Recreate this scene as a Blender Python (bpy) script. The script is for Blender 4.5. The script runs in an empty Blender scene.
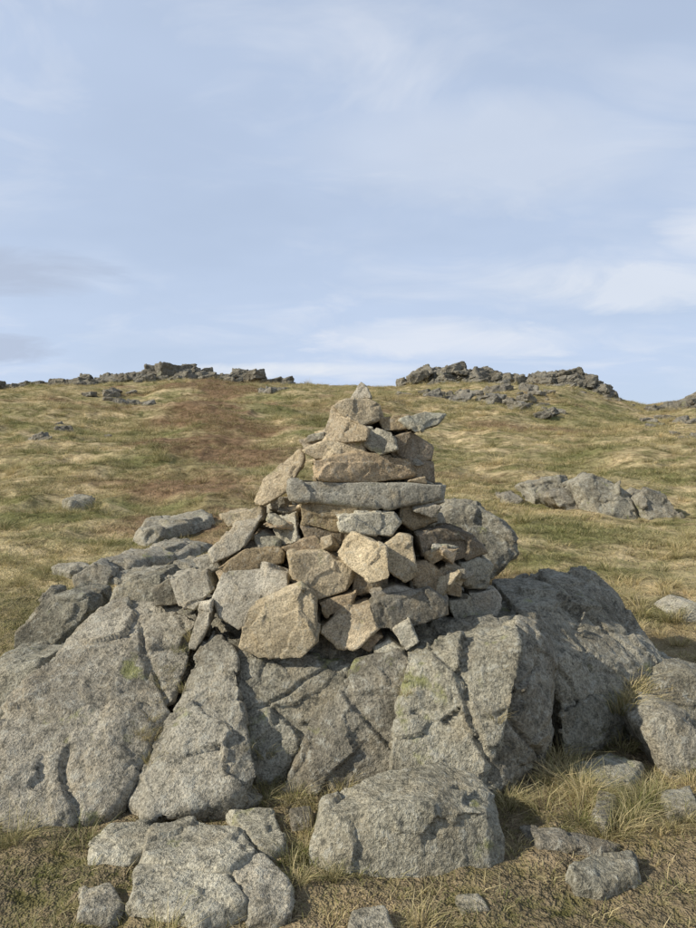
import bpy, bmesh, math, random
import numpy as np
from mathutils import Vector, Matrix, Euler
from mathutils.bvhtree import BVHTree

scene = bpy.context.scene
SRC = bpy.data.collections.new("grass_tufts_source")
EYE = 1.6

# ---------------------------------------------------------------- noise
def _h(ix, iy, iz, seed):
    with np.errstate(over='ignore'):
        n = (ix.astype(np.uint32)*np.uint32(374761393) + iy.astype(np.uint32)*np.uint32(668265263)
             + iz.astype(np.uint32)*np.uint32(2147483647) + np.uint32((seed*974634777) & 0xffffffff))
        n = (n ^ (n >> np.uint32(13)))*np.uint32(1274126177)
        n = (n ^ (n >> np.uint32(16)))*np.uint32(2246822519)
        n = n ^ (n >> np.uint32(15))
    return n.astype(np.float64)/4294967295.0*2-1

def vnoise(P, seed=0):
    P = np.asarray(P, float)
    I = np.floor(P).astype(np.int64); F = P-I
    F = F*F*F*(F*(F*6-15)+10)
    x, y, z = I[:, 0], I[:, 1], I[:, 2]
    fx, fy, fz = F[:, 0], F[:, 1], F[:, 2]
    def H(a, b, c): return _h(x+a, y+b, z+c, seed)
    c00 = H(0,0,0)*(1-fx)+H(1,0,0)*fx; c10 = H(0,1,0)*(1-fx)+H(1,1,0)*fx
    c01 = H(0,0,1)*(1-fx)+H(1,0,1)*fx; c11 = H(0,1,1)*(1-fx)+H(1,1,1)*fx
    return (c00*(1-fy)+c10*fy)*(1-fz)+(c01*(1-fy)+c11*fy)*fz

def fbm(P, seed=0, octv=4, gain=0.5):
    P = np.asarray(P, float); s = 0; a = 1; t = 0
    for o in range(octv):
        s = s+a*vnoise(P*(2.03**o)+o*17.3, seed+o); t += a; a *= gain
    return s/t

def facet(P, scale, seed, step=.12):
    """broken, piecewise planar relief (Voronoi cells, each a tilted plane)"""
    Q = P*scale; I = np.floor(Q).astype(np.int64)
    best = np.full(len(Q), 1e9); C = np.zeros_like(Q); K = np.zeros_like(I)
    for a in (-1, 0, 1):
        for b in (-1, 0, 1):
            for c in (-1, 0, 1):
                x, y, z = I[:, 0]+a, I[:, 1]+b, I[:, 2]+c
                h = _h(x, y, z, seed)
                h2 = (h*7919.13) % 2-1; h3 = (h*15485.7) % 2-1
                cx = x+.5+.45*h; cy = y+.5+.45*h2; cz = z+.5+.45*h3
                d = (Q[:, 0]-cx)**2+(Q[:, 1]-cy)**2+(Q[:, 2]-cz)**2
                m = d < best
                best = np.where(m, d, best)
                C[m, 0] = cx[m]; C[m, 1] = cy[m]; C[m, 2] = cz[m]
                K[m, 0] = x[m]; K[m, 1] = y[m]; K[m, 2] = z[m]
    r1 = _h(K[:, 0], K[:, 1], K[:, 2], seed+1); r2 = _h(K[:, 0], K[:, 1], K[:, 2], seed+2)
    r3 = _h(K[:, 0], K[:, 1], K[:, 2], seed+3); r4 = _h(K[:, 0], K[:, 1], K[:, 2], seed+4)
    D = Q-C
    return (D[:, 0]*r1+D[:, 1]*r2+D[:, 2]*r3+r4*step)/scale

def smooth(a, b, x):
    t = np.clip((x-a)/(b-a), 0, 1); return t*t*(3-2*t)

# ---------------------------------------------------------------- terrain height
RIDGE = 80.0
by = [-2500, -60, -5, 0, 3.4, 4.2, 5, 6, 7, 10, 20, 40, 60, 80, 90, 150, 400, 3000]
bz = [-60, -3, -.05, 0, 0, .02, .08, .20, .34, .78, 2.27, 5.25, 8.0, 10.8, 10.6, 8.5, 4, -40]
rx = (np.array([-150, 0, 70, 180, 280, 340, 400, 440, 500, 570, 612, 645, 696, 850])-348)/675*RIDGE
rz = EYE+np.array([68, 75, 79, 85, 81, 78, 79, 83, 82, 79, 68, 60, 65, 68])/675*RIDGE
def gz(x, y):
    x = np.atleast_1d(np.asarray(x, float)); y = np.atleast_1d(np.asarray(y, float))
    z = np.interp(y, by, bz)
    xr_ = x*RIDGE/np.clip(y, 30, RIDGE)
    z = z+(np.interp(xr_, rx, rz)-10.8)*smooth(15, 68, y)*(1-smooth(90, 300, y))
    P = np.stack([x, y, x*0], 1)
    far = smooth(6, 30, y)+smooth(10, 60, -y)+smooth(12, 40, np.abs(x))
    far = np.clip(far, 0, 1)
    fade = 1-0.9*smooth(50, 76, y)
    z = z+(fbm(P/13.0, 5, 3)*1.15*far*fade+fbm(P/4.2, 9, 3)*0.55*np.clip(far*1.6, 0, 1)*(1-.6*smooth(50, 76, y)))
    z = z-np.abs(fbm(P/1.6, 21, 3))*0.30*smooth(5, 12, y)
    z = z+fbm(P/0.9, 11, 3)*0.06+fbm(P/0.16, 13, 3)*0.024
    return z

def S(u, v, d):
    return Vector(((u-348)/675*d, d, EYE-(v-464)/675*d))
_ds = np.geomspace(1.8, 79, 1200)
def hit(u, v, dz=0.0):
    xs = (u-348)/675*_ds; zs = EYE-(v-464)/675*_ds
    g = gz(xs, _ds)+dz
    k = np.nonzero(g >= zs)[0]
    return float(_ds[k[0]]) if len(k) else 78.0

# ---------------------------------------------------------------- materials
def N(nt, t, **kw):
    n = nt.nodes.new(t)
    for k, v in kw.items():
        setattr(n, k, v)
    return n
def mixc(nt, fac, a, b, mode='MIX'):
    m = nt.nodes.new('ShaderNodeMix'); m.data_type = 'RGBA'; m.blend_type = mode
    for sock, val in ((m.inputs[0], fac), (m.inputs[6], a), (m.inputs[7], b)):
        if isinstance(val, bpy.types.NodeSocket):
            nt.links.new(val, sock)
        elif isinstance(val, (int, float)):
            sock.default_value = val
        else:
            sock.default_value = (*val, 1)
    return m.outputs[2]
def ramp(nt, inp, p0, p1, c0=(0, 0, 0), c1=(1, 1, 1)):
    r = nt.nodes.new('ShaderNodeValToRGB')
    r.color_ramp.elements[0].position = p0; r.color_ramp.elements[1].position = p1
    r.color_ramp.elements[0].color = (*c0, 1); r.color_ramp.elements[1].color = (*c1, 1)
    nt.links.new(inp, r.inputs[0]); return r.outputs[0]
def noise(nt, vec, scale, detail=6, rough=0.6, dist=0.0):
    n = nt.nodes.new('ShaderNodeTexNoise'); n.inputs['Scale'].default_value = scale
    n.inputs['Detail'].default_value = detail; n.inputs['Roughness'].default_value = rough
    n.inputs['Distortion'].default_value = dist
    nt.links.new(vec, n.inputs['Vector']); return n.outputs[0]
def math_(nt, op, a, b=None):
    m = nt.nodes.new('ShaderNodeMath'); m.operation = op
    for s, v in ((m.inputs[0], a), (m.inputs[1], b)):
        if v is None: continue
        if isinstance(v, (int, float)): s.default_value = v
        else: nt.links.new(v, s)
    return m.outputs[0]
def newmat(name):
    m = bpy.data.materials.new(name); m.use_nodes = True; nt = m.node_tree
    nt.nodes.clear()
    o = nt.nodes.new('ShaderNodeOutputMaterial'); b = nt.nodes.new('ShaderNodeBsdfPrincipled')
    b.inputs['Roughness'].default_value = 0.9
    b.inputs['Specular IOR Level'].default_value = 0.2
    nt.links.new(b.outputs[0], o.inputs[0])
    return m, nt, b, o

def rock_mat(name, lichen=1.0, fscale=1.0, bump=1.0, ochre=.35):
    m, nt, b, o = newmat(name)
    tc = N(nt, 'ShaderNodeTexCoord'); oi = N(nt, 'ShaderNodeObjectInfo')
    off = N(nt, 'ShaderNodeVectorMath', operation='MULTIPLY_ADD')
    nt.links.new(tc.outputs['Object'], off.inputs[0])
    off.inputs[1].default_value = (fscale, fscale, fscale)
    comb = N(nt, 'ShaderNodeCombineXYZ')
    r10 = math_(nt, 'MULTIPLY', oi.outputs['Random'], 37.0)
    for i in range(3): nt.links.new(r10, comb.inputs[i])
    nt.links.new(comb.outputs[0], off.inputs[2])
    V = off.outputs[0]
    base = oi.outputs['Color']
    n1 = noise(nt, V, 2.3, 4, 0.62)
    c = mixc(nt, 1.0, base, ramp(nt, n1, 0.33, 0.68, (0.60, 0.58, 0.54), (1.3, 1.28, 1.23)), 'MULTIPLY')
    n5 = noise(nt, V, 4.1, 4, 0.68)
    c = mixc(nt, math_(nt, 'MULTIPLY', ramp(nt, n5, 0.50, 0.66), ochre), c, (0.36, 0.275, 0.155))
    n2 = noise(nt, V, 75, 2, 0.75)
    c = mixc(nt, 1.0, c, ramp(nt, n2, 0.3, 0.7, (0.5, 0.5, 0.49), (1.45, 1.45, 1.45)), 'MULTIPLY')
    n3 = noise(nt, V, 17, 5, 0.8)
    c = mixc(nt, math_(nt, 'MULTIPLY', ramp(nt, n3, 0.54, 0.61), 0.55*lichen), c, (0.48, 0.47, 0.39))
    c = mixc(nt, math_(nt, 'MULTIPLY', ramp(nt, n3, 0.38, 0.46, (1, 1, 1), (0, 0, 0)), 0.75*lichen), c, (0.08, 0.077, 0.06))
    c = mixc(nt, math_(nt, 'MULTIPLY', ramp(nt, n5, 0.29, 0.38, (1, 1, 1), (0, 0, 0)), 0.65*lichen), c, (0.26, 0.27, 0.09))
    nt.links.new(c, b.inputs['Base Color'])
    h = math_(nt, 'ADD', math_(nt, 'MULTIPLY', n3, .7), math_(nt, 'ADD', math_(nt, 'MULTIPLY', n2, 0.25), math_(nt, 'MULTIPLY', n5, .7)))
    bp = N(nt, 'ShaderNodeBump'); bp.inputs['Strength'].default_value = 1.0*bump
    bp.inputs['Distance'].default_value = 0.045/fscale
    nt.links.new(h, bp.inputs['Height']); nt.links.new(bp.outputs[0], b.inputs['Normal'])
    return m

M_ROCK = rock_mat("lichen_covered_rock", 1.0, 1.0, 1.0, .25)
M_STONE = rock_mat("cairn_stone", 0.6, 1.4, .7, .4)
M_CRAG = rock_mat("distant_crag_rock", 0.6, 0.25, 1.0, .2)

def grass_color(nt, pos, det=4):
    mp = N(nt, 'ShaderNodeMapping'); mp.inputs['Scale'].default_value = (0.12, 0.2, 0.0)
    nt.links.new(pos, mp.inputs['Vector'])
    big = noise(nt, mp.outputs[0], 1.0, det, 0.62)
    mp2 = N(nt, 'ShaderNodeMapping'); mp2.inputs['Scale'].default_value = (.7, 1, 0)
    nt.links.new(pos, mp2.inputs['Vector'])
    med = noise(nt, mp2.outputs[0], 0.8, det+1, 0.74)
    c = mixc(nt, ramp(nt, med, 0.40, 0.58), (0.19, 0.185, 0.08), (0.60, 0.49, 0.29))
    sep = N(nt, 'ShaderNodeSeparateXYZ'); nt.links.new(pos, sep.inputs[0])
    # worn, reddish boggy strip climbing the hill left of the cairn
    px = math_(nt, 'ADD', sep.outputs[0], math_(nt, 'ADD', math_(nt, 'MULTIPLY', sep.outputs[1], .16), .9))
    pw = math_(nt, 'ADD', math_(nt, 'MULTIPLY', sep.outputs[1], .06), 1.8)
    pd = math_(nt, 'DIVIDE', math_(nt, 'ABSOLUTE', px), pw)
    pm = math_(nt, 'MULTIPLY', ramp(nt, pd, .2, 1.0, (1, 1, 1), (0, 0, 0)), ramp(nt, math_(nt, 'MULTIPLY', sep.outputs[1], .05), .35, .55))
    bm_ = math_(nt, 'ADD', big, math_(nt, 'MULTIPLY', pm, .16))
    c = mixc(nt, math_(nt, 'MULTIPLY', ramp(nt, bm_, 0.54, 0.65), 0.85), c, (0.22, 0.14, 0.085))
    c = mixc(nt, math_(nt, 'MULTIPLY', ramp(nt, big, 0.38, 0.48, (1, 1, 1), (0, 0, 0)), 0.65), c, (0.20, 0.21, 0.085))
    return c

def ground_mat():
    m, nt, b, o = newmat("moorland_ground")
    geo = N(nt, 'ShaderNodeNewGeometry'); pos = geo.outputs['Position']
    c = grass_color(nt, pos)
    f = noise(nt, pos, 4, 5, 0.8)
    c = mixc(nt, 1.0, c, ramp(nt, f, 0.36, 0.60, (0.42, 0.39, 0.35), (1.2, 1.17, 1.15)), 'MULTIPLY')
    sep = N(nt, 'ShaderNodeSeparateXYZ'); nt.links.new(pos, sep.inputs[0])
    near = ramp(nt, math_(nt, 'DIVIDE', sep.outputs[1], 10.0), 0.45, 0.75, (1, 1, 1), (0, 0, 0))
    f2 = noise(nt, pos, 30, 3, 0.7)
    soil = math_(nt, 'MULTIPLY', near, ramp(nt, f, 0.40, 0.5))
    sc_ = mixc(nt, ramp(nt, f2, .35, .65), (0.085, 0.064, 0.044), (0.28, 0.215, 0.14))
    c = mixc(nt, math_(nt, 'MULTIPLY', soil, 0.8), c, sc_)
    nt.links.new(c, b.inputs['Base Color'])
    h = math_(nt, 'ADD', f, math_(nt, 'MULTIPLY', f2, 0.2))
    bp = N(nt, 'ShaderNodeBump'); bp.inputs['Strength'].default_value = 1.0; bp.inputs['Distance'].default_value = 0.14
    nt.links.new(h, bp.inputs['Height']); nt.links.new(bp.outputs[0], b.inputs['Normal'])
    b.inputs['Roughness'].default_value = 1.0; b.inputs['Specular IOR Level'].default_value = 0.05
    return m

def blade_mat():
    m, nt, b, o = newmat("dry_grass_blades")
    geo = N(nt, 'ShaderNodeNewGeometry')
    c = grass_color(nt, geo.outputs['Position'], 2)
    at = N(nt, 'ShaderNodeAttribute'); at.attribute_name = "blade"
    sep = N(nt, 'ShaderNodeSeparateXYZ'); nt.links.new(at.outputs['Vector'], sep.inputs[0])
    c = mixc(nt, math_(nt, 'MULTIPLY', ramp(nt, sep.outputs[1], 0.3, 1.0), .8), c, (0.74, 0.64, 0.41))
    c = mixc(nt, ramp(nt, sep.outputs[1], 0.02, 0.38, (.75, .75, .75), (0, 0, 0)), c, (0.19, 0.22, 0.075))
    oi = N(nt, 'ShaderNodeObjectInfo')
    c = mixc(nt, 1.0, c, ramp(nt, oi.outputs['Random'], 0, 1, (0.7, 0.74, 0.7), (1.25, 1.2, 1.12)), 'MULTIPLY')
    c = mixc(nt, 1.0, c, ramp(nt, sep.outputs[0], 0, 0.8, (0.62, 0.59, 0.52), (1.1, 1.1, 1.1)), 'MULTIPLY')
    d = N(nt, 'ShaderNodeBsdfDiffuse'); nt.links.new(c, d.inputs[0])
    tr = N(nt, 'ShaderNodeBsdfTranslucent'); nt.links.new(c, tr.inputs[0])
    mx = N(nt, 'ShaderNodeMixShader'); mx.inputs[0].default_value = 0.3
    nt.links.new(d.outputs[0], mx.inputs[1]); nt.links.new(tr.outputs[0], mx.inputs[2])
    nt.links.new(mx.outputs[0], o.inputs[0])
    return m
M_GROUND = ground_mat(); M_BLADE = blade_mat()

# ---------------------------------------------------------------- rock builder
def mesh_from(name, V, F):
    me = bpy.data.meshes.new(name)
    V = np.asarray(V, np.float32); F = np.asarray(F, np.int32)
    k = F.shape[1]
    me.vertices.add(len(V)); me.vertices.foreach_set('co', V.ravel())
    me.loops.add(F.size); me.loops.foreach_set('vertex_index', F.ravel())
    me.polygons.add(len(F)); me.polygons.foreach_set('loop_start', np.arange(len(F), dtype=np.int32)*k)
    me.polygons.foreach_set('use_smooth', np.ones(len(F), bool))
    me.update(calc_edges=True); return me

ALL_ROCKS = []
def rock_geo(pts, seed, voxel, chips=6, amp=1.0, soft=0, crack=0.0, cut=(.86, .97), fs=3.0, fa=.12, grow=0.0, step=.12, joint=None):
    rng = random.Random(seed)
    bm = bmesh.new()
    for p in pts: bm.verts.new(p)
    def hull(bm):
        r = bmesh.ops.convex_hull(bm, input=bm.verts[:])
        g = [e for e in set(r['geom_interior']+r['geom_unused']) if isinstance(e, bmesh.types.BMVert)]
        if g: bmesh.ops.delete(bm, geom=list(set(g)), context='VERTS')
    hull(bm)
    c = sum((v.co for v in bm.verts), Vector())/len(bm.verts)
    for k in range(chips):
        n = Vector((rng.gauss(0, 1), rng.gauss(0, 1), rng.gauss(0, 1))).normalized()
        s = max((v.co-c).dot(n) for v in bm.verts)
        pl = c+n*s*rng.uniform(*cut)
        bmesh.ops.bisect_plane(bm, geom=bm.verts[:]+bm.edges[:]+bm.faces[:], plane_co=pl, plane_no=n, clear_outer=True)
        hull(bm)
    me = bpy.data.meshes.new("tmp"); bm.to_mesh(me); bm.free()
    ob = bpy.data.objects.new("tmp", me); scene.collection.objects.link(ob)
    m = ob.modifiers.new("r", 'REMESH'); m.mode = 'VOXEL'; m.voxel_size = voxel; m.use_smooth_shade = True
    if soft:
        s = ob.modifiers.new("s", 'SMOOTH'); s.factor = 0.5; s.iterations = soft
    dg = bpy.context.evaluated_depsgraph_get()
    ev = ob.evaluated_get(dg); em = ev.to_mesh()
    V = np.empty(len(em.vertices)*3, np.float32); em.vertices.foreach_get('co', V); V = V.reshape(-1, 3).astype(float)
    Nn = np.empty(len(em.vertices)*3, np.float32); em.vertices.foreach_get('normal', Nn); Nn = Nn.reshape(-1, 3)
    F = np.empty(len(em.loops), np.int32); em.loops.foreach_get('vertex_index', F); F = F.reshape(-1, 4)
    ev.to_mesh_clear()
    bpy.data.objects.remove(ob); bpy.data.meshes.remove(me)
    size = float(np.linalg.norm(V.max(0)-V.min(0)))/1.7
    sd = seed % 977
    q = V/size
    W = V+np.stack([fbm(V*5/size, sd+50, 2), fbm(V*5/size+9, sd+51, 2), fbm(V*5/size+19, sd+52, 2)], 1)*0.06*size
    d = fbm(q*2.2+sd, sd, 3)*0.02*size
    d += facet(W, fs/size, sd+60, step)*fa
    d += facet(W, fs*2.7/size, sd+70)*fa*.55
    d += fbm(V*24, sd+11, 3)*min(0.004, 0.01*size)
    if crack:
        r = np.abs(fbm(V*1.3+sd, sd+41, 3, 0.4))
        d -= (1-smooth(0, 0.03, r))*crack
        d += fbm(V*7, sd+90, 4, .6)*.014
    if joint:
        for (jn, js, jd) in joint:
            t = V@np.array(jn)*js+fbm(V*1.2, sd+33, 3)*.55+fbm(V*6, sd+35, 2)*.05
            k = np.round(t); r = np.abs(t-k)/js
            on = smooth(-.25, .15, vnoise(V*1.1+k[:, None]*7.7, sd+34))
            d -= (1-smooth(0.004, 0.022, r))*jd*on
            d += _h(k.astype(np.int64), k.astype(np.int64)*0, k.astype(np.int64)*0, sd+36)*.008
    V = V+Nn*(d*amp+grow)[:, None]
    return V, F

def col(c, rng, j=0.08):
    k = 1+rng.uniform(-j, j)*2.2
    return tuple(x*k*(1+rng.uniform(-j, j)*0.2) for x in c)+(1,)
def add_rock(name, pts, seed, voxel, mat, color, parent=None, **kw):
    V, F = rock_geo(pts, seed, voxel, **kw)
    c = V.mean(0)
    me = mesh_from(name, V-c, F); me.materials.append(mat)
    ob = bpy.data.objects.new(name, me); ob.location = c
    scene.collection.objects.link(ob)
    ob.color = color
    if parent is not None: ob.parent = parent
    ALL_ROCKS.append((V, F))
    return ob
def empty(name):
    e = bpy.data.objects.new(name, None); scene.collection.objects.link(e); return e

def stone_pts(outline, d, T, rng, ta=None, tb=None, back=0.97, sharp=True):
    P = [S(u, v, d) for u, v in outline]
    c = sum(P, Vector())/len(P)
    a = rng.uniform(-0.35, 0.35) if ta is None else ta
    b = rng.uniform(-0.1, 0.45) if tb is None else tb
    out = []
    for p in P:
        e = p-c
        sh = a*e.x+b*e.z
        out.append(Vector((p.x, p.y+sh+T*(rng.uniform(0.0, 0.10) if sharp else rng.uniform(.05, .2)), p.z)))
        k = rng.uniform(0.90, 1.0) if sharp else rng.uniform(.84, .96)
        out.append(Vector((c.x+e.x*k, p.y+sh-rng.uniform(0, .015), c.z+e.z*k)))
        k = back*rng.uniform(0.85, 1.0)
        out.append(Vector((c.x+e.x*k, p.y+T, c.z+e.z*k)))
    return out

GREY = (0.325, 0.305, 0.245); PALE = (0.41, 0.385, 0.31); TAN = (0.46, 0.385, 0.27)
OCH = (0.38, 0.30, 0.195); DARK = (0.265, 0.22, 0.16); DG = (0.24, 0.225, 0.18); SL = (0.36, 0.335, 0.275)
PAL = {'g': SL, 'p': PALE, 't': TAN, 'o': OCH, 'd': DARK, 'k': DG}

# ---------------------------------------------------------------- cairn
cairn = empty("stone_cairn")
ST = [
 ([(238,650),(242,614),(262,604),(300,583),(317,598),(320,640),(302,657),(258,661)],3.66,.40,'t',-.2,.35),
 ([(318,632),(345,610),(372,603),(379,625),(356,649),(334,646)],3.70,.30,'t',-.3,.6),
 ([(286,553),(320,550),(356,570),(347,592),(318,599),(292,580)],3.84,.35,'t',.1,.5),
 ([(335,555),(352,532),(386,546),(389,575),(370,583),(348,568)],3.76,.30,'t',-.4,.3),
 ([(210,600),(221,572),(262,568),(288,575),(292,597),(240,630),(218,618)],3.86,.40,'g',-.2,.3),
 ([(164,577),(205,571),(214,590),(196,609),(179,605)],3.98,.28,'g',-.1,.5),
 ([(208,553),(235,522),(262,517),(242,550),(214,563)],4.02,.28,'p',-.2,.7),
 ([(216,568),(250,547),(284,549),(283,563),(228,574)],3.96,.36,'o',0,.8),
 ([(267,522),(296,511),(300,540),(281,549)],4.02,.25,'p',-.5,.2),
 ([(218,515),(262,508),(264,520),(228,527)],4.14,.30,'t',0,.6),
 ([(253,502),(262,480),(301,447),(305,460),(288,492),(264,505)],4.20,.12,'t',-.3,.5),
 ([(288,481),(350,483),(398,486),(449,485),(446,500),(390,508),(340,503),(291,499)],4.0,.40,'g',.05,.1),
 ([(311,460),(355,451),(412,457),(416,477),(372,484),(316,478)],4.05,.42,'o',.15,.25),
 ([(300,450),(322,440),(362,440),(368,453),(315,461)],4.10,.38,'t',0,.5),
 ([(320,440),(331,404),(369,430),(366,441),(345,443)],4.10,.26,'t',-.4,.4),
 ([(332,406),(345,399),(368,397),(382,404),(380,420),(362,426),(345,418)],4.14,.30,'t',.1,.3),
 ([(349,399),(361,381),(368,388),(372,399)],4.28,.14,'g',-.3,.3),
 ([(366,425),(392,432),(399,450),(380,456),(360,443)],4.08,.25,'p',-.2,.4),
 ([(377,417),(410,415),(417,428),(384,432)],4.16,.30,'o',0,.3),
 ([(398,420),(425,411),(448,413),(438,425),(414,434)],4.18,.25,'p',.2,.6),
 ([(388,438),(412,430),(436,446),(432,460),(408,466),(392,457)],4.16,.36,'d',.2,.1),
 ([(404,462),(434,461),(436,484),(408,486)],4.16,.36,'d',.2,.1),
 ([(334,514),(396,511),(403,523),(392,537),(340,531)],3.90,.36,'p',.1,.4),
 ([(299,502),(350,503),(384,512),(337,532),(301,525)],3.98,.40,'o',0,.2),
 ([(398,505),(441,506),(440,523),(412,530),(399,520)],4.06,.36,'o',.2,.2),
 ([(384,545),(400,534),(414,537),(416,574),(404,581),(386,570)],3.84,.20,'t',-.1,.3),
 ([(414,532),(450,527),(474,536),(492,555),(455,562),(420,556)],4.04,.45,'d',.3,.2),
 ([(408,562),(430,563),(466,590),(464,601),(412,588)],3.92,.34,'o',.3,.4),
 ([(366,606),(380,597),(430,591),(450,603),(450,616),(420,626),(376,627)],3.72,.38,'k',.1,.3),
 ([(392,630),(410,620),(419,641),(406,651)],3.62,.16,'p',-.2,.3),
 ([(368,592),(396,586),(414,591),(411,603),(380,606)],3.78,.28,'g',0,.4),
 ([(458,563),(480,556),(496,566),(486,589),(462,586)],4.08,.35,'k',.2,.2),
 ([(468,592),(496,590),(505,600),(498,618),(478,621)],4.08,.35,'g',.3,.2),
 ([(281,547),(318,535),(328,548),(290,556)],3.96,.35,'o',0,.4),
 ([(188,648),(199,603),(212,600),(210,625),(196,650)],3.84,.14,'p',-.3,.2),
 ([(317,602),(358,592),(352,606),(326,617)],3.80,.32,'o',0,.4),
 ([(372,650),(390,640),(406,650),(402,668),(378,670)],3.64,.22,'g',-.1,.4),
 ([(432,572),(452,562),(472,575),(462,588),(440,582)],4.0,.30,'t',.2,.3),
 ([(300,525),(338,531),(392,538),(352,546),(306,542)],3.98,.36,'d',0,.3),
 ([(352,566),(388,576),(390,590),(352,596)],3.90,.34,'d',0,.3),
 ([(298,440),(318,434),(324,446),(306,452)],4.2,.3,'d',0,.3),
 ([(440,545),(470,548),(478,562),(448,566)],4.18,.3,'o',.2,.3),
 ([(356,408),(380,402),(384,418),(366,424)],4.25,.25,'o',.3,.3),
 ([(150,590),(170,578),(184,590),(180,604),(156,606)],4.2,.25,'k',0,.4),
 ([(192,560),(214,556),(222,568),(206,576)],4.12,.25,'g',0,.4),
 ([(236,548),(262,530),(284,540),(276,552),(245,556)],4.08,.3,'d',0,.4),
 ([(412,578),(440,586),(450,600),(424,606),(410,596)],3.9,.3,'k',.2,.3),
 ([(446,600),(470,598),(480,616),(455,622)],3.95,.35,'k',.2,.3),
 ([(345,640),(366,628),(384,636),(370,652)],3.68,.2,'o',0,.4),
]
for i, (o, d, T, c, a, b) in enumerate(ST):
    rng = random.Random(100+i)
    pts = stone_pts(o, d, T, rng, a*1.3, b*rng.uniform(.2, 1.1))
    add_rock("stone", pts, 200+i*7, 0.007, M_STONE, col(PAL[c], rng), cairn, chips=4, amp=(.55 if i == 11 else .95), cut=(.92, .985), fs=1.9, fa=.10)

def blk(c, dims, rot, rng, n=14, lo=.6):
    out = []
    for k in range(n):
        v = Vector((rng.choice((-1, 1))*rng.uniform(lo, 1), rng.choice((-1, 1))*rng.uniform(lo, 1), rng.choice((-1, 1))*rng.uniform(.75, 1)))
        v = Vector((v.x*dims[0], v.y*dims[1], v.z*dims[2]))
        v.rotate(rot); out.append(v+Vector(c))
    return out
zk = [.5, .62, .77, 1.02, 1.26, 1.5, 1.75, 1.99]
xl = [-.75, -.95, -1.0, -.88, -.66, -.34, -.24, -.06]
xr = [.72, .84, .84, .76, .56, .56, .48, .16]
rng = random.Random(5)
n = 0
for zc in np.arange(0.56, 1.93, 0.105):
    L = np.interp(zc, zk, xl); R = np.interp(zc, zk, xr)
    hw = (R-L)/2; cx = (R+L)/2
    yf = np.interp(zc, [.55, 2.0], [3.74, 4.22]); cyy = 4.52; hy = cyy-yf
    cnt = int(4+11*hw)
    for k in range(cnt):
        th = 2*math.pi*(k+rng.random()*0.8)/cnt
        s = rng.uniform(0.11, 0.21)*(0.75+0.4*hw)
        inner = 0.0 if k % 4 == 0 else 1.0
        rr = (0.3 if inner == 0 else rng.uniform(0.85, 0.98))
        x = cx+math.cos(th)*max(0.02, hw-s*0.95)*rr; y = cyy+math.sin(th)*max(0.02, hy-s*0.8)*rr
        if math.sin(th) < 0: y += 0.13
        rot = Euler((rng.uniform(-.3, .3), rng.uniform(-.35, .35), rng.uniform(0, 6.28)))
        pts = blk((x, y, zc+rng.uniform(-.03, .03)), (s*rng.uniform(.9, 1.4), s*rng.uniform(.7, 1), s*rng.uniform(.2, .4)), rot, rng)
        cc = rng.choice('ddokgtokg')
        add_rock("stone", pts, 3000+n, 0.011, M_STONE, col(PAL[cc], rng), cairn, chips=2, amp=0.9, cut=(.9, .98), fs=2.4, fa=.10)
        n += 1
# small wedges packed in the gaps of the near side
VV = []; FF = []; o = 0
for v_, f_ in ALL_ROCKS: FF.append(f_+o); VV.append(v_); o += len(v_)
cb_ = BVHTree.FromPolygons(np.concatenate(VV).tolist(), np.concatenate(FF).tolist())
rng = random.Random(9)
made = 0
for k in range(260):
    if made >= 42: break
    zc = rng.uniform(.62, 1.85); L = np.interp(zc, zk, xl)*.85; R = np.interp(zc, zk, xr)*.95
    x = rng.uniform(L, R)
    h = cb_.ray_cast(Vector((x, 2.5, zc)), Vector((0, 1, 0)))
    if h[0] is None: continue
    yf = np.interp(zc, [.55, 2.0], [3.74, 4.22])
    if h[0].y < yf+.06: continue
    made += 1
    s = rng.uniform(.04, .085)
    pts = blk((x, h[0].y-.01, zc), (s*rng.uniform(1, 1.6), s, s*rng.uniform(.35, .7)), Euler((rng.uniform(-.3, .3), rng.uniform(-.6, .6), rng.uniform(-.6, .6))), rng, 9)
    add_rock("stone", pts, 5000+k, .007, M_STONE, col(PAL[rng.choice('tpgok')], rng), cairn, chips=2, cut=(.9, .98), fs=2, fa=.1)

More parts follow.
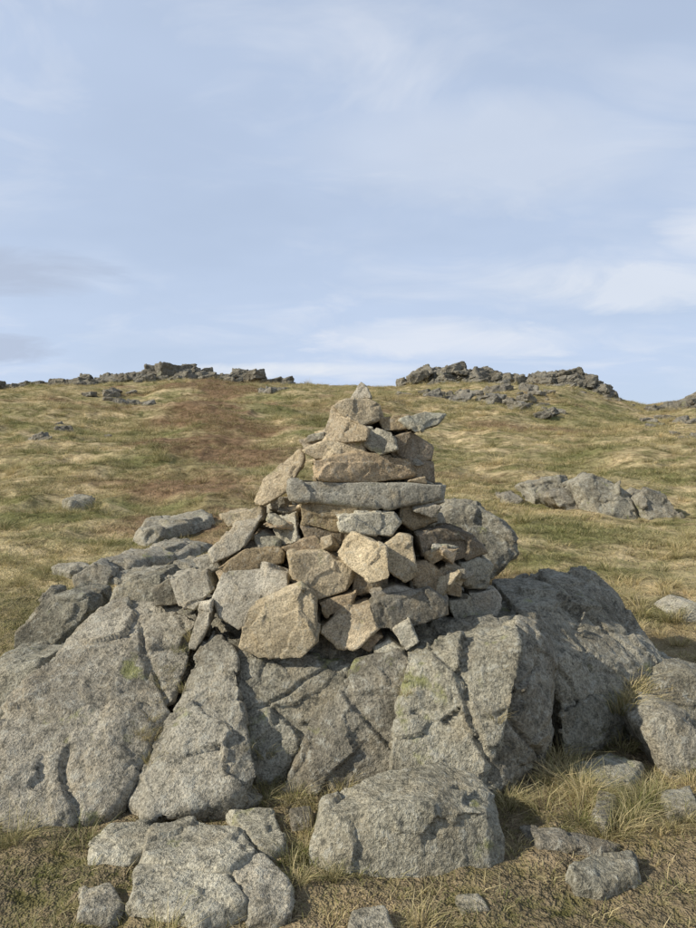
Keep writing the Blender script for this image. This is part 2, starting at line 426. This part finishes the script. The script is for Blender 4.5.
# ---------------------------------------------------------------- main outcrop
outcrop = empty("rock_outcrop")
OUT = [
 ([(112,598,4.35),(150,596,4.45),(205,606,4.2),(196,640,3.95),(178,690,3.65),(128,790,3.15),(112,812,3.05),
   (40,828,2.95),(-60,850,2.85),(-80,800,3.0),(0,748,3.45),(60,668,3.95),(85,625,4.2),
   (-60,860,3.4),(112,720,4.6),(200,700,4.7),(112,850,3.1),(-60,900,2.9),(40,870,3.0)],GREY,.012),
 ([(214,627,3.88),(236,650,3.72),(240,700,3.45),(258,776,3.2),(228,797,3.06),(146,818,3.0),(130,802,3.12),
   (174,700,3.55),(196,650,3.85),(225,640,4.3),(150,860,3.1),(250,850,3.2),(200,760,4.2)],GREY,.011),
 ([(222,634,3.84),(290,655,3.72),(356,662,3.66),(341,700,3.54),(288,765,3.40),(258,788,3.34),(240,730,3.46),(234,680,3.60),
   (225,630,4.2),(355,640,4.1),(262,830,3.4),(350,760,3.9)],DG,.011),
 ([(354,660,3.62),(402,650,3.58),(422,668,3.50),(416,720,3.42),(386,790,3.28),(345,794,3.26),(278,792,3.26),(288,762,3.36),(334,700,3.48),
   (360,640,4.1),(410,640,4.1),(300,830,3.3),(390,830,3.3)],DG,.011),
 ([(406,652,3.54),(460,634,3.54),(516,622,3.60),(521,645,3.42),(514,700,3.28),(500,750,3.20),(483,780,3.16),(383,797,3.16),(412,715,3.32),(420,670,3.42),
   (410,630,4.2),(514,612,4.3),(400,840,3.3),(480,840,3.3)],GREY,.011),
 ([(516,622,3.62),(542,634,3.64),(557,672,3.56),(552,712,3.44),(524,760,3.30),(506,786,3.24),(482,784,3.2),(500,742,3.26),(514,690,3.34),
   (520,610,4.3),(555,640,4.2),(500,840,3.4),(540,800,3.6)],GREY,.011),
 ([(170,612,4.2),(215,640,3.97),(300,664,3.82),(400,655,3.76),(505,628,3.80),(520,604,4.3),(500,586,4.9),(400,575,5.3),(250,575,5.2),(170,590,4.7),
   (160,780,3.7),(500,780,3.62),(400,700,5.4),(250,700,5.4)],DG,.018),
 ([(492,580,4.7),(540,570,5.0),(588,570,5.0),(618,592,4.8),(640,622,4.6),(664,662,4.35),(640,680,4.15),(610,694,3.95),(562,706,3.74),(550,660,3.78),(525,618,4.0),
   (560,780,3.8),(680,720,4.4),(620,660,5.2),(500,640,5.2),(610,790,3.9)],GREY,.012),
 ([(600,690,3.98),(664,668,4.3),(640,720,3.98),(590,742,3.76),(560,745,3.62),(560,712,3.70),(570,790,3.7),(650,760,4.1)],DG,.014),
]
JT = [((.80, .15, .58), 2.3, .030), ((-.45, .35, .82), 1.7, .022)]
for i, (p, c, vx) in enumerate(OUT):
    rng = random.Random(i+40)
    add_rock("slab", [S(*q) for q in p], 900+i*13, vx, M_ROCK, col(c, rng, .05), outcrop, chips=4, cut=(.95, .99), soft=0, crack=.014, amp=1.0, fs=3.4, fa=.13, step=.2, joint=JT)

# ---------------------------------------------------------------- boulders
def boulder(name, pts, seed, c=GREY, vx=.013, parent=None, **kw):
    rng = random.Random(seed)
    kw.setdefault('fs', 2.8); kw.setdefault('fa', .11)
    return add_rock(name, pts, seed, vx, M_ROCK, col(c, rng, .06), parent, **kw)

boulder("boulder", [S(*q) for q in [(322,800,2.92),(380,775,3.10),(440,760,3.14),(478,778,3.06),(492,796,2.92),(508,828,2.78),(506,862,2.70),
  (490,878,2.64),(380,888,2.60),(312,878,2.62),(308,845,2.70),(322,815,2.74),(400,806,2.70),(488,812,2.72),
  (500,930,2.75),(310,930,2.75),(480,860,3.2),(320,860,3.2)]], 52, GREY, .0095, chips=6, cut=(.93, .98), crack=.004)

def low_rock(name, outline, h, seed, c=GREY, vx=.009, parent=None, **kw):
    rng = random.Random(seed); pts = []
    P = []
    for u, v in outline:
        d = hit(u, v, h); P.append(S(u, v, d))
    ctr = sum(P, Vector())/len(P)
    for p in P:
        e = p-ctr
        pts.append(ctr+Vector((e.x*.95, e.y*.95, e.z*.6+rng.uniform(-.008, .012))))
        pts.append(ctr+Vector((e.x*1.06, e.y*1.06, e.z*.6-h*.6)))
        pts.append(ctr+Vector((e.x*1.10, e.y*1.10, e.z-h-.12)))
    return boulder(name, pts, seed, c, vx, parent, **kw)

low = empty("bedrock_slabs")
for i, (o, h, c) in enumerate([
  ([(90,838),(110,822),(150,820),(158,845),(130,858),(92,855)], .035, PALE),
  ([(150,826),(190,816),(242,833),(258,850),(230,868),(180,864),(140,858)], .06, PALE),
  ([(228,812),(272,806),(288,842),(262,850),(240,830)], .045, PALE),
  ([(136,862),(180,868),(228,872),(250,905),(200,920),(130,902)], .045, PALE),
  ([(228,854),(264,850),(294,880),(290,906),(250,914),(236,880)], .05, PALE),
  ([(80,884),(110,884),(126,905),(112,922),(78,915)], .025, PALE),
  ([(350,908),(385,903),(398,930),(350,940)], .05, GREY),
  ([(568,866),(600,852),(634,850),(640,872),(604,888),(576,882)], .05, GREY),
  ([(572,764),(610,752),(644,766),(630,782),(590,782)], .05, GREY),
  ([(598,790),(618,796),(606,826),(592,812)], .05, DG),
  ([(520,822),(580,834),(620,842),(600,850),(540,842)], .03, DG),
  ([(660,790),(690,785),(700,806),(670,812)], .05, GREY),
  ([(290,806),(312,806),(312,822),(292,822)], .04, GREY),
  ([(455,896),(480,892),(490,906),(462,910)], .02, GREY),
  ]):
    low_rock("slab", o, h, 400+i, c, parent=low, chips=4, cut=(.93, .99))

def face_rock(name, outline, seed, c=GREY, T=.5, vx=.013, d=None, **kw):
    rng = random.Random(seed)
    vb = max(v for u, v in outline); ub = sum(u for u, v in outline)/len(outline)
    if d is None: d = hit(ub, vb-1)
    pts = stone_pts(outline, d, T, rng, 0.0, 0.5, .9, False)
    for p in list(pts):
        if p.z < EYE-(vb-464)/675*d+.05: pts.append(p-Vector((0, 0, .2)))
    return boulder(name, pts, seed, c, vx, **kw)

face_rock("boulder", [(16,632),(40,604),(62,594),(88,597),(92,612),(60,640),(20,645)], 61, DG, .7, crack=.008)
face_rock("boulder", [(0,655),(22,652),(42,656),(38,668),(-10,670)], 62, DG, .3, d=4.2)
face_rock("boulder", [(-40,680),(0,672),(28,667),(39,688),(30,722),(0,762),(-40,790)], 63, GREY, .7, d=3.75, crack=.008)
face_rock("boulder", [(70,578),(92,562),(112,571),(110,586),(84,588)], 64, GREY, .4)
face_rock("boulder", [(104,592),(130,582),(160,573),(172,590),(160,602),(116,604)], 65, GREY, .5, d=4.4)
face_rock("boulder", [(38,600),(48,587),(56,590),(54,606)], 66, DG, .3)
face_rock("boulder", [(638,704),(660,684),(700,674),(745,690),(735,722),(650,722)], 67, GREY, .7, d=4.0, crack=.008)
face_rock("boulder", [(645,730),(672,714),(700,722),(708,760),(684,776),(656,764)], 68, GREY, .5, crack=.006)
face_rock("boulder", [(666,612),(690,602),(712,610),(700,622)], 69, PALE, .4)
face_rock("boulder", [(438,520),(452,504),(482,504),(512,527),(524,555),(470,566),(440,560)], 70, DG, 1.1, d=5.9, crack=.012, chips=9, fa=.2)
right_out = empty("rock_outcrop")
for i, (o, c) in enumerate([
   ([(524,486),(545,480),(572,477),(578,498),(530,503)], GREY),
   ([(572,484),(592,475),(618,482),(634,496),(636,514),(590,514)], GREY),
   ([(636,500),(650,490),(668,494),(684,516),(645,518)], GREY),
   ([(548,494),(575,488),(590,510),(556,506)], DG),
   ([(500,496),(515,492),(524,500),(504,504)], DG)]):
    rk = face_rock("boulder", o, 80+i, c, 1.0, .02, chips=8, fa=.22, step=.25); rk.parent = right_out
left_out = empty("rock_outcrop")
for i, (o, h, c) in enumerate([
   ([(134,531),(150,519),(205,508),(212,516),(190,524),(150,534)], .15, GREY),
   ([(100,562),(140,548),(190,538),(214,540),(190,552),(130,566)], .10, GREY),
   ([(108,574),(150,566),(200,556),(205,564),(150,578)], .10, GREY),
   ([(50,566),(80,560),(96,563),(70,572)], .08, GREY),
   ([(60,500),(85,494),(95,498),(70,503)], .12, GREY),
   ([(150,545),(175,536),(190,540),(165,550)], .14, GREY),
   ]):
    low_rock("slab", o, h, 500+i, c, .022, left_out, chips=6, fa=.2)

# ---------------------------------------------------------------- crags
VAR = []
for k in range(9):
    rng = random.Random(700+k)
    pts = blk((0, 0, 0), (1, .8, .55), Euler((0, 0, 0)), rng, 16)
    VAR.append(rock_geo(pts, 700+k, .055, chips=10, fs=2.5, fa=.3, step=.2))
def cluster(name, items, color):
    VV = []; FF = []; o = 0
    for (x, y, z, s, rot, fl) in items:
        V, F = VAR[random.randrange(len(VAR))]
        R = np.array(Euler(rot).to_matrix())
        W = (V*np.array([s, s*.9, s*fl]))@R.T+np.array([x, y, z])
        VV.append(W); FF.append(F+o); o += len(V)
    V = np.concatenate(VV); F = np.concatenate(FF); c = V.mean(0)
    me = mesh_from(name, V-c, F); me.materials.append(M_CRAG)
    ob = bpy.data.objects.new(name, me); ob.location = c; scene.collection.objects.link(ob); ob.color = (*color, 1)
    return ob
random.seed(11)
def crag(spec, color, name="rocky_crag"):
    items = []
    for (u0, u1, d0, d1, n, s0, s1, lift) in spec:
        for k in range(n):
            d = random.uniform(d0, d1); t = random.random(); u = u0+(u1-u0)*t
            x = (u-348)/675*d
            env = math.sin(math.pi*min(1, max(0, t)))**.5
            s = random.uniform(s0, s1)*random.uniform(.6, 1)*(.6+.4*env)
            z = float(gz(x, d)[0])+lift*env*random.random()*s
            items.append((x, d, z, s, (random.uniform(-.25, .25), random.uniform(-.5, .2), random.uniform(-.8, .8)), random.uniform(.5, 1.0)))
    return cluster(name, items, color)
CR = (.20,.187,.155)
crag([(-60,40,76,80,34,.4,1.2,.6),(20,80,76,80,34,.5,1.3,.7),(70,130,75,80,50,.7,1.6,.8),(120,215,75,80,90,.7,2.0,.9),(205,290,75,80,56,.5,1.5,.8),(60,240,62,74,50,.4,1.4,.3)], CR)
crag([(402,522,75,80,120,.6,1.8,1.15),(430,500,76,79,30,1.0,2.0,1.0),(430,510,70,75,26,.4,1.3,.3)], CR)
crag([(526,618,75,80,90,.6,1.7,1.1),(540,592,76,79,24,1.0,1.9,1.0),(560,600,70,75,14,.4,1.1,.3)], CR)
crag([(650,730,58,68,44,.5,1.5,.7)], CR)
sc = empty("scattered_rocks")
for spec in ([(425,550,38,47,50,.25,1.0,.25),(520,560,32,36,8,.2,.6,.2),(380,440,46,50,10,.3,.8,.2)],
             [(70,150,38,50,28,.25,1.0,.25),(262,295,42,46,14,.25,.9,.3)],
             [(0,220,58,74,30,.3,1.0,.25)],
             [(440,640,52,72,30,.3,1.0,.25),(665,700,23,26,6,.2,.4,.2)],
             [(20,120,20,24,6,.15,.4,.1),(640,696,34,40,12,.2,.7,.2)]):
    ob = crag(spec, (.25,.235,.20), "rocks"); ob.parent = sc

# ---------------------------------------------------------------- ground sheet
ang = np.radians(np.concatenate([np.linspace(-180, -44, 70)[:-1], np.linspace(-44, 44, 620), np.linspace(44, 180, 70)[1:-1]]))
rad = np.concatenate([[0.0005, .3], np.geomspace(0.6, 3000, 560)])
A, R = np.meshgrid(ang, rad)
X = (np.sin(A)*R).ravel(); Y = (np.cos(A)*R).ravel()
Z = gz(X, Y)
nr, na = A.shape
idx = np.arange(nr*na).reshape(nr, na)
nxt = np.roll(idx, -1, axis=1)
F = np.stack([idx[:-1], idx[1:], nxt[1:], nxt[:-1]], -1).reshape(-1, 4)
V = np.stack([X, Y, Z], 1)
me = mesh_from("ground", V, F)
nz = me.polygons[len(me.polygons)//2].normal.z
if nz < 0: me.flip_normals()
me.materials.append(M_GROUND)
g = bpy.data.objects.new("ground", me); scene.collection.objects.link(g)

# ---------------------------------------------------------------- grass
def tuft(name, nb, rad_, h0, h1, w, seed, lean=0.6):
    r = random.Random(seed); V = []; F = []; A_ = []
    for k in range(nb):
        th = r.uniform(0, 6.28); rr = rad_*math.sqrt(r.random()); bx, by_ = rr*math.cos(th), rr*math.sin(th)
        h = r.uniform(h0, h1); dth = th+r.uniform(-1, 1); le = h*lean*r.uniform(.2, 1.3)
        dx, dy = math.cos(dth), math.sin(dth)
        tw = r.uniform(0, 6.28); px, py = math.cos(tw)*w*.5, math.sin(tw)*w*.5
        o = len(V); pick = r.random()
        for t, ww in ((0, 1), (.5, .85), (1, .12)):
            x = bx+dx*le*t*t; y = by_+dy*le*t*t; z = h*(t-.25*lean*t*t)-.01
            V += [(x-px*ww, y-py*ww, z), (x+px*ww, y+py*ww, z)]; A_ += [(t, pick, 0)]*2
        for j in range(2):
            a = o+j*2; F.append((a, a+1, a+3, a+2))
    me = mesh_from(name, V, F)
    at = me.attributes.new("blade", 'FLOAT_VECTOR', 'POINT'); at.data.foreach_set('vector', np.array(A_, np.float32).ravel())
    me.materials.append(M_BLADE)
    ob = bpy.data.objects.new(name, me); SRC.objects.link(ob); return ob
NS = 9; NL = 5
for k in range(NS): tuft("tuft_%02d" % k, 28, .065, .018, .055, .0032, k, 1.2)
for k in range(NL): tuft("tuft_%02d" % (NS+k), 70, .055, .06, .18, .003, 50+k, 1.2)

VV = []; FF = []; o = 0
for (v, f) in ALL_ROCKS:
    VV.append(v); FF.append(f+o); o += len(v)
bvh = BVHTree.FromPolygons(np.concatenate(VV).tolist(), np.concatenate(FF).tolist())

rs = np.random.RandomState(3)
def dens(y): return 360*np.minimum(1, (4/np.maximum(y, .1))**1.5)
ys = []; xs = []
for y0, y1 in zip(np.geomspace(1.2, 86, 60)[:-1], np.geomspace(1.2, 86, 60)[1:]):
    w = 0.64*(y0+y1)/2+.4
    nn = int(dens((y0+y1)/2)*(y1-y0)*2*w)
    ys.append(rs.uniform(y0, y1, nn)); xs.append(rs.uniform(-w, w, nn))
xs = np.concatenate(xs); ys = np.concatenate(ys)
zs = gz(xs, ys)
P3 = np.stack([xs, ys, xs*0], 1)
patch = fbm(P3*1.6, 77, 4); longn = fbm(P3*0.7+9, 88, 3); patch2 = fbm(P3*np.array([.4, .6, 1]), 99, 4)
PX = []; ROT = []; SC = []; ID = []
for i in range(len(xs)):
    x, y, z = xs[i], ys[i], zs[i]
    if y < 7 and patch[i] < 0.0 and rs.rand() < .65: continue
    if y > 7 and patch2[i] < -0.0 and rs.rand() < .75: continue
    if y < 12.5:
        h = bvh.ray_cast(Vector((x, y, 6)), Vector((0, 0, -1)))
        if h[0] is not None and h[0].z > z+.012: continue
    s = (max(y, 3.2)/3.6)**0.5*rs.uniform(.7, 1.3)
    big = (longn[i] > .22 and rs.rand() < .25) or rs.rand() < .02
    if x > 1.0 and y < 4.2 and rs.rand() < .75*smooth(-.15, .25, patch[i]): big = True
    if y > 9: big = big and rs.rand() < .6
    if big: ID.append(NS+rs.randint(NL)); s *= .8
    else: ID.append(rs.randint(NS))
    PX.append((x, y, z)); ROT.append((rs.uniform(-.25, .25), rs.uniform(-.25, .25), rs.uniform(0, 6.28))); SC.append(s)
for (u, v, d, s, n_) in [(165,700,3.7,.7,10),(150,750,3.35,.7,10),(270,775,3.3,.8,12),(405,690,3.5,.6,6),(320,655,3.75,.5,4),
                      (505,700,3.35,.6,4),(640,700,4.1,1.4,14),(625,720,3.95,1.3,14),(555,740,3.6,1.1,8),(185,655,3.9,.7,7),(510,770,3.2,1,8)]:
    c0 = S(u, v, d)
    for k in range(n_):
        x = c0.x+rs.normal()*.05; y = c0.y+rs.normal()*.06
        h = bvh.ray_cast(Vector((x, y, 6)), Vector((0, 0, -1)))
        z = h[0].z-.01 if h[0] is not None else float(gz(x, y)[0])
        if abs(z-c0.z) > .18: continue
        PX.append((x, y, z)); ROT.append((0, 0, rs.uniform(0, 6.28))); SC.append(s*rs.uniform(.6, 1.1)); ID.append(rs.randint(NS+NL))
me = bpy.data.meshes.new("grass"); me.vertices.add(len(PX)); me.vertices.foreach_set('co', np.array(PX, np.float32).ravel())
a = me.attributes.new("rot", 'FLOAT_VECTOR', 'POINT'); a.data.foreach_set('vector', np.array(ROT, np.float32).ravel())
a = me.attributes.new("scl", 'FLOAT', 'POINT'); a.data.foreach_set('value', np.array(SC, np.float32))
a = me.attributes.new("vid", 'INT', 'POINT'); a.data.foreach_set('value', np.array(ID, np.int32))
grass = bpy.data.objects.new("grass", me); scene.collection.objects.link(grass)
ng = bpy.data.node_groups.new("grass_scatter", 'GeometryNodeTree')
ng.interface.new_socket("Geometry", in_out='INPUT', socket_type='NodeSocketGeometry')
ng.interface.new_socket("Geometry", in_out='OUTPUT', socket_type='NodeSocketGeometry')
gi = ng.nodes.new('NodeGroupInput'); go = ng.nodes.new('NodeGroupOutput')
ci = ng.nodes.new('GeometryNodeCollectionInfo'); ci.inputs['Collection'].default_value = SRC
ci.inputs['Separate Children'].default_value = True; ci.inputs['Reset Children'].default_value = True
ip = ng.nodes.new('GeometryNodeInstanceOnPoints'); ip.inputs['Pick Instance'].default_value = True
def na_(nm, t):
    n = ng.nodes.new('GeometryNodeInputNamedAttribute'); n.data_type = t; n.inputs['Name'].default_value = nm
    return n.outputs['Attribute']
L = ng.links.new
L(gi.outputs[0], ip.inputs['Points']); L(ci.outputs[0], ip.inputs['Instance'])
L(na_("vid", 'INT'), ip.inputs['Instance Index']); L(na_("rot", 'FLOAT_VECTOR'), ip.inputs['Rotation'])
L(na_("scl", 'FLOAT'), ip.inputs['Scale']); L(ip.outputs[0], go.inputs[0])
md = grass.modifiers.new("scatter", 'NODES'); md.node_group = ng

# ---------------------------------------------------------------- light
sd = Vector((-0.82, -0.27, 0.55)).normalized()
elev = math.asin(sd.z); az = math.atan2(sd.x, sd.y)
sl = bpy.data.lights.new("sun", 'SUN'); sl.energy = 5.0; sl.angle = math.radians(0.5); sl.color = (1.0, .93, .81)
so = bpy.data.objects.new("sun", sl); scene.collection.objects.link(so)
so.rotation_euler = sd.to_track_quat('Z', 'Y').to_euler()
w = bpy.data.worlds.new("World"); scene.world = w; w.use_nodes = True; nt = w.node_tree; nt.nodes.clear()
out = N(nt, 'ShaderNodeOutputWorld'); bg = N(nt, 'ShaderNodeBackground'); bg.inputs[1].default_value = 0.1
sky = N(nt, 'ShaderNodeTexSky'); sky.sky_type = 'NISHITA'; sky.sun_disc = False
sky.sun_elevation = elev; sky.sun_rotation = az; sky.air_density = 1.0; sky.dust_density = 1.0; sky.ozone_density = 1.0
tc = N(nt, 'ShaderNodeTexCoord'); D = tc.outputs['Generated']
sep = N(nt, 'ShaderNodeSeparateXYZ'); nt.links.new(D, sep.inputs[0])
zz = math_(nt, 'ADD', math_(nt, 'MAXIMUM', sep.outputs[2], 0.0), 0.2)
cb = N(nt, 'ShaderNodeCombineXYZ')
nt.links.new(math_(nt, 'DIVIDE', sep.outputs[0], zz), cb.inputs[0]); nt.links.new(math_(nt, 'DIVIDE', sep.outputs[1], zz), cb.inputs[1])
mp = N(nt, 'ShaderNodeMapping'); mp.inputs['Scale'].default_value = (.7, 1.0, 1); mp.inputs['Rotation'].default_value = (0, 0, .5)
nt.links.new(cb.outputs[0], mp.inputs[0])
n1 = noise(nt, mp.outputs[0], 1.0, 4, .58)
n2 = noise(nt, mp.outputs[0], 3.2, 5, .62, .6)
# thin veil of high haze: dense towards the horizon
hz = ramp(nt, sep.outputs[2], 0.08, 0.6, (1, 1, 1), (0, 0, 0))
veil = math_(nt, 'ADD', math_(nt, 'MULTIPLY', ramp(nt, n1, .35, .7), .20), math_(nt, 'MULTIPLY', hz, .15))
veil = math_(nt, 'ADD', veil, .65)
veil = math_(nt, 'MULTIPLY', veil, ramp(nt, sep.outputs[2], 0.60, 0.85, (1, 1, 1), (.15, .15, .15)))  # unseen sky above the frame darkened on purpose to weaken ambient fill
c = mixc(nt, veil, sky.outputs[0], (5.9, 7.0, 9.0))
wisp = math_(nt, 'MULTIPLY', ramp(nt, n2, .47, .70), math_(nt, 'MULTIPLY', ramp(nt, n1, .38, .58), .5))
c = mixc(nt, wisp, c, (8.2, 8.5, 9.1))
ysafe = math_(nt, 'MAXIMUM', sep.outputs[1], .05)
ta = math_(nt, 'DIVIDE', sep.outputs[0], ysafe); te = math_(nt, 'DIVIDE', sep.outputs[2], ysafe)
for (a0, e0, ra, re, k, cc) in ((-.52, .285, .22, .038, .75, (4.6, 5.3, 6.7)), (-.54, .168, .11, .024, .7, (4.6, 5.3, 6.7)),
                            (.38, .27, .26, .045, .5, (8.8, 9.0, 9.3)), (.22, .46, .30, .09, .3, (8.2, 8.5, 9.0)), (.55, .34, .12, .05, .55, (8.9, 9.0, 9.3)),
                            (.15, .185, .22, .03, .5, (8.9, 9.0, 9.3)), (-.05, .14, .2, .012, .6, (9.0, 9.1, 9.2))):
    dx = math_(nt, 'DIVIDE', math_(nt, 'SUBTRACT', ta, a0), ra); dy = math_(nt, 'DIVIDE', math_(nt, 'SUBTRACT', te, e0), re)
    dd = math_(nt, 'ADD', math_(nt, 'MULTIPLY', dx, dx), math_(nt, 'MULTIPLY', dy, dy))
    dd = math_(nt, 'ADD', dd, math_(nt, 'MULTIPLY', math_(nt, 'SUBTRACT', n2, .5), 4.2))
    c = mixc(nt, math_(nt, 'MULTIPLY', ramp(nt, dd, 0.0, 1.0, (1, 1, 1), (0, 0, 0)), k), c, cc)
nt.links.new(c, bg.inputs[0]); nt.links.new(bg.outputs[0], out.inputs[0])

# ---------------------------------------------------------------- camera
cd = bpy.data.cameras.new("camera"); cam = bpy.data.objects.new("camera", cd); scene.collection.objects.link(cam)
cam.location = (0, 0, EYE); cam.rotation_euler = (math.radians(90), 0, 0)
cd.sensor_fit = 'VERTICAL'; cd.sensor_height = 36; cd.lens = 36*675/928; cd.clip_end = 6000; cd.clip_start = 0.05
scene.camera = cam
scene.view_settings.view_transform = 'Standard'; scene.view_settings.look = 'None'; scene.view_settings.exposure = 0
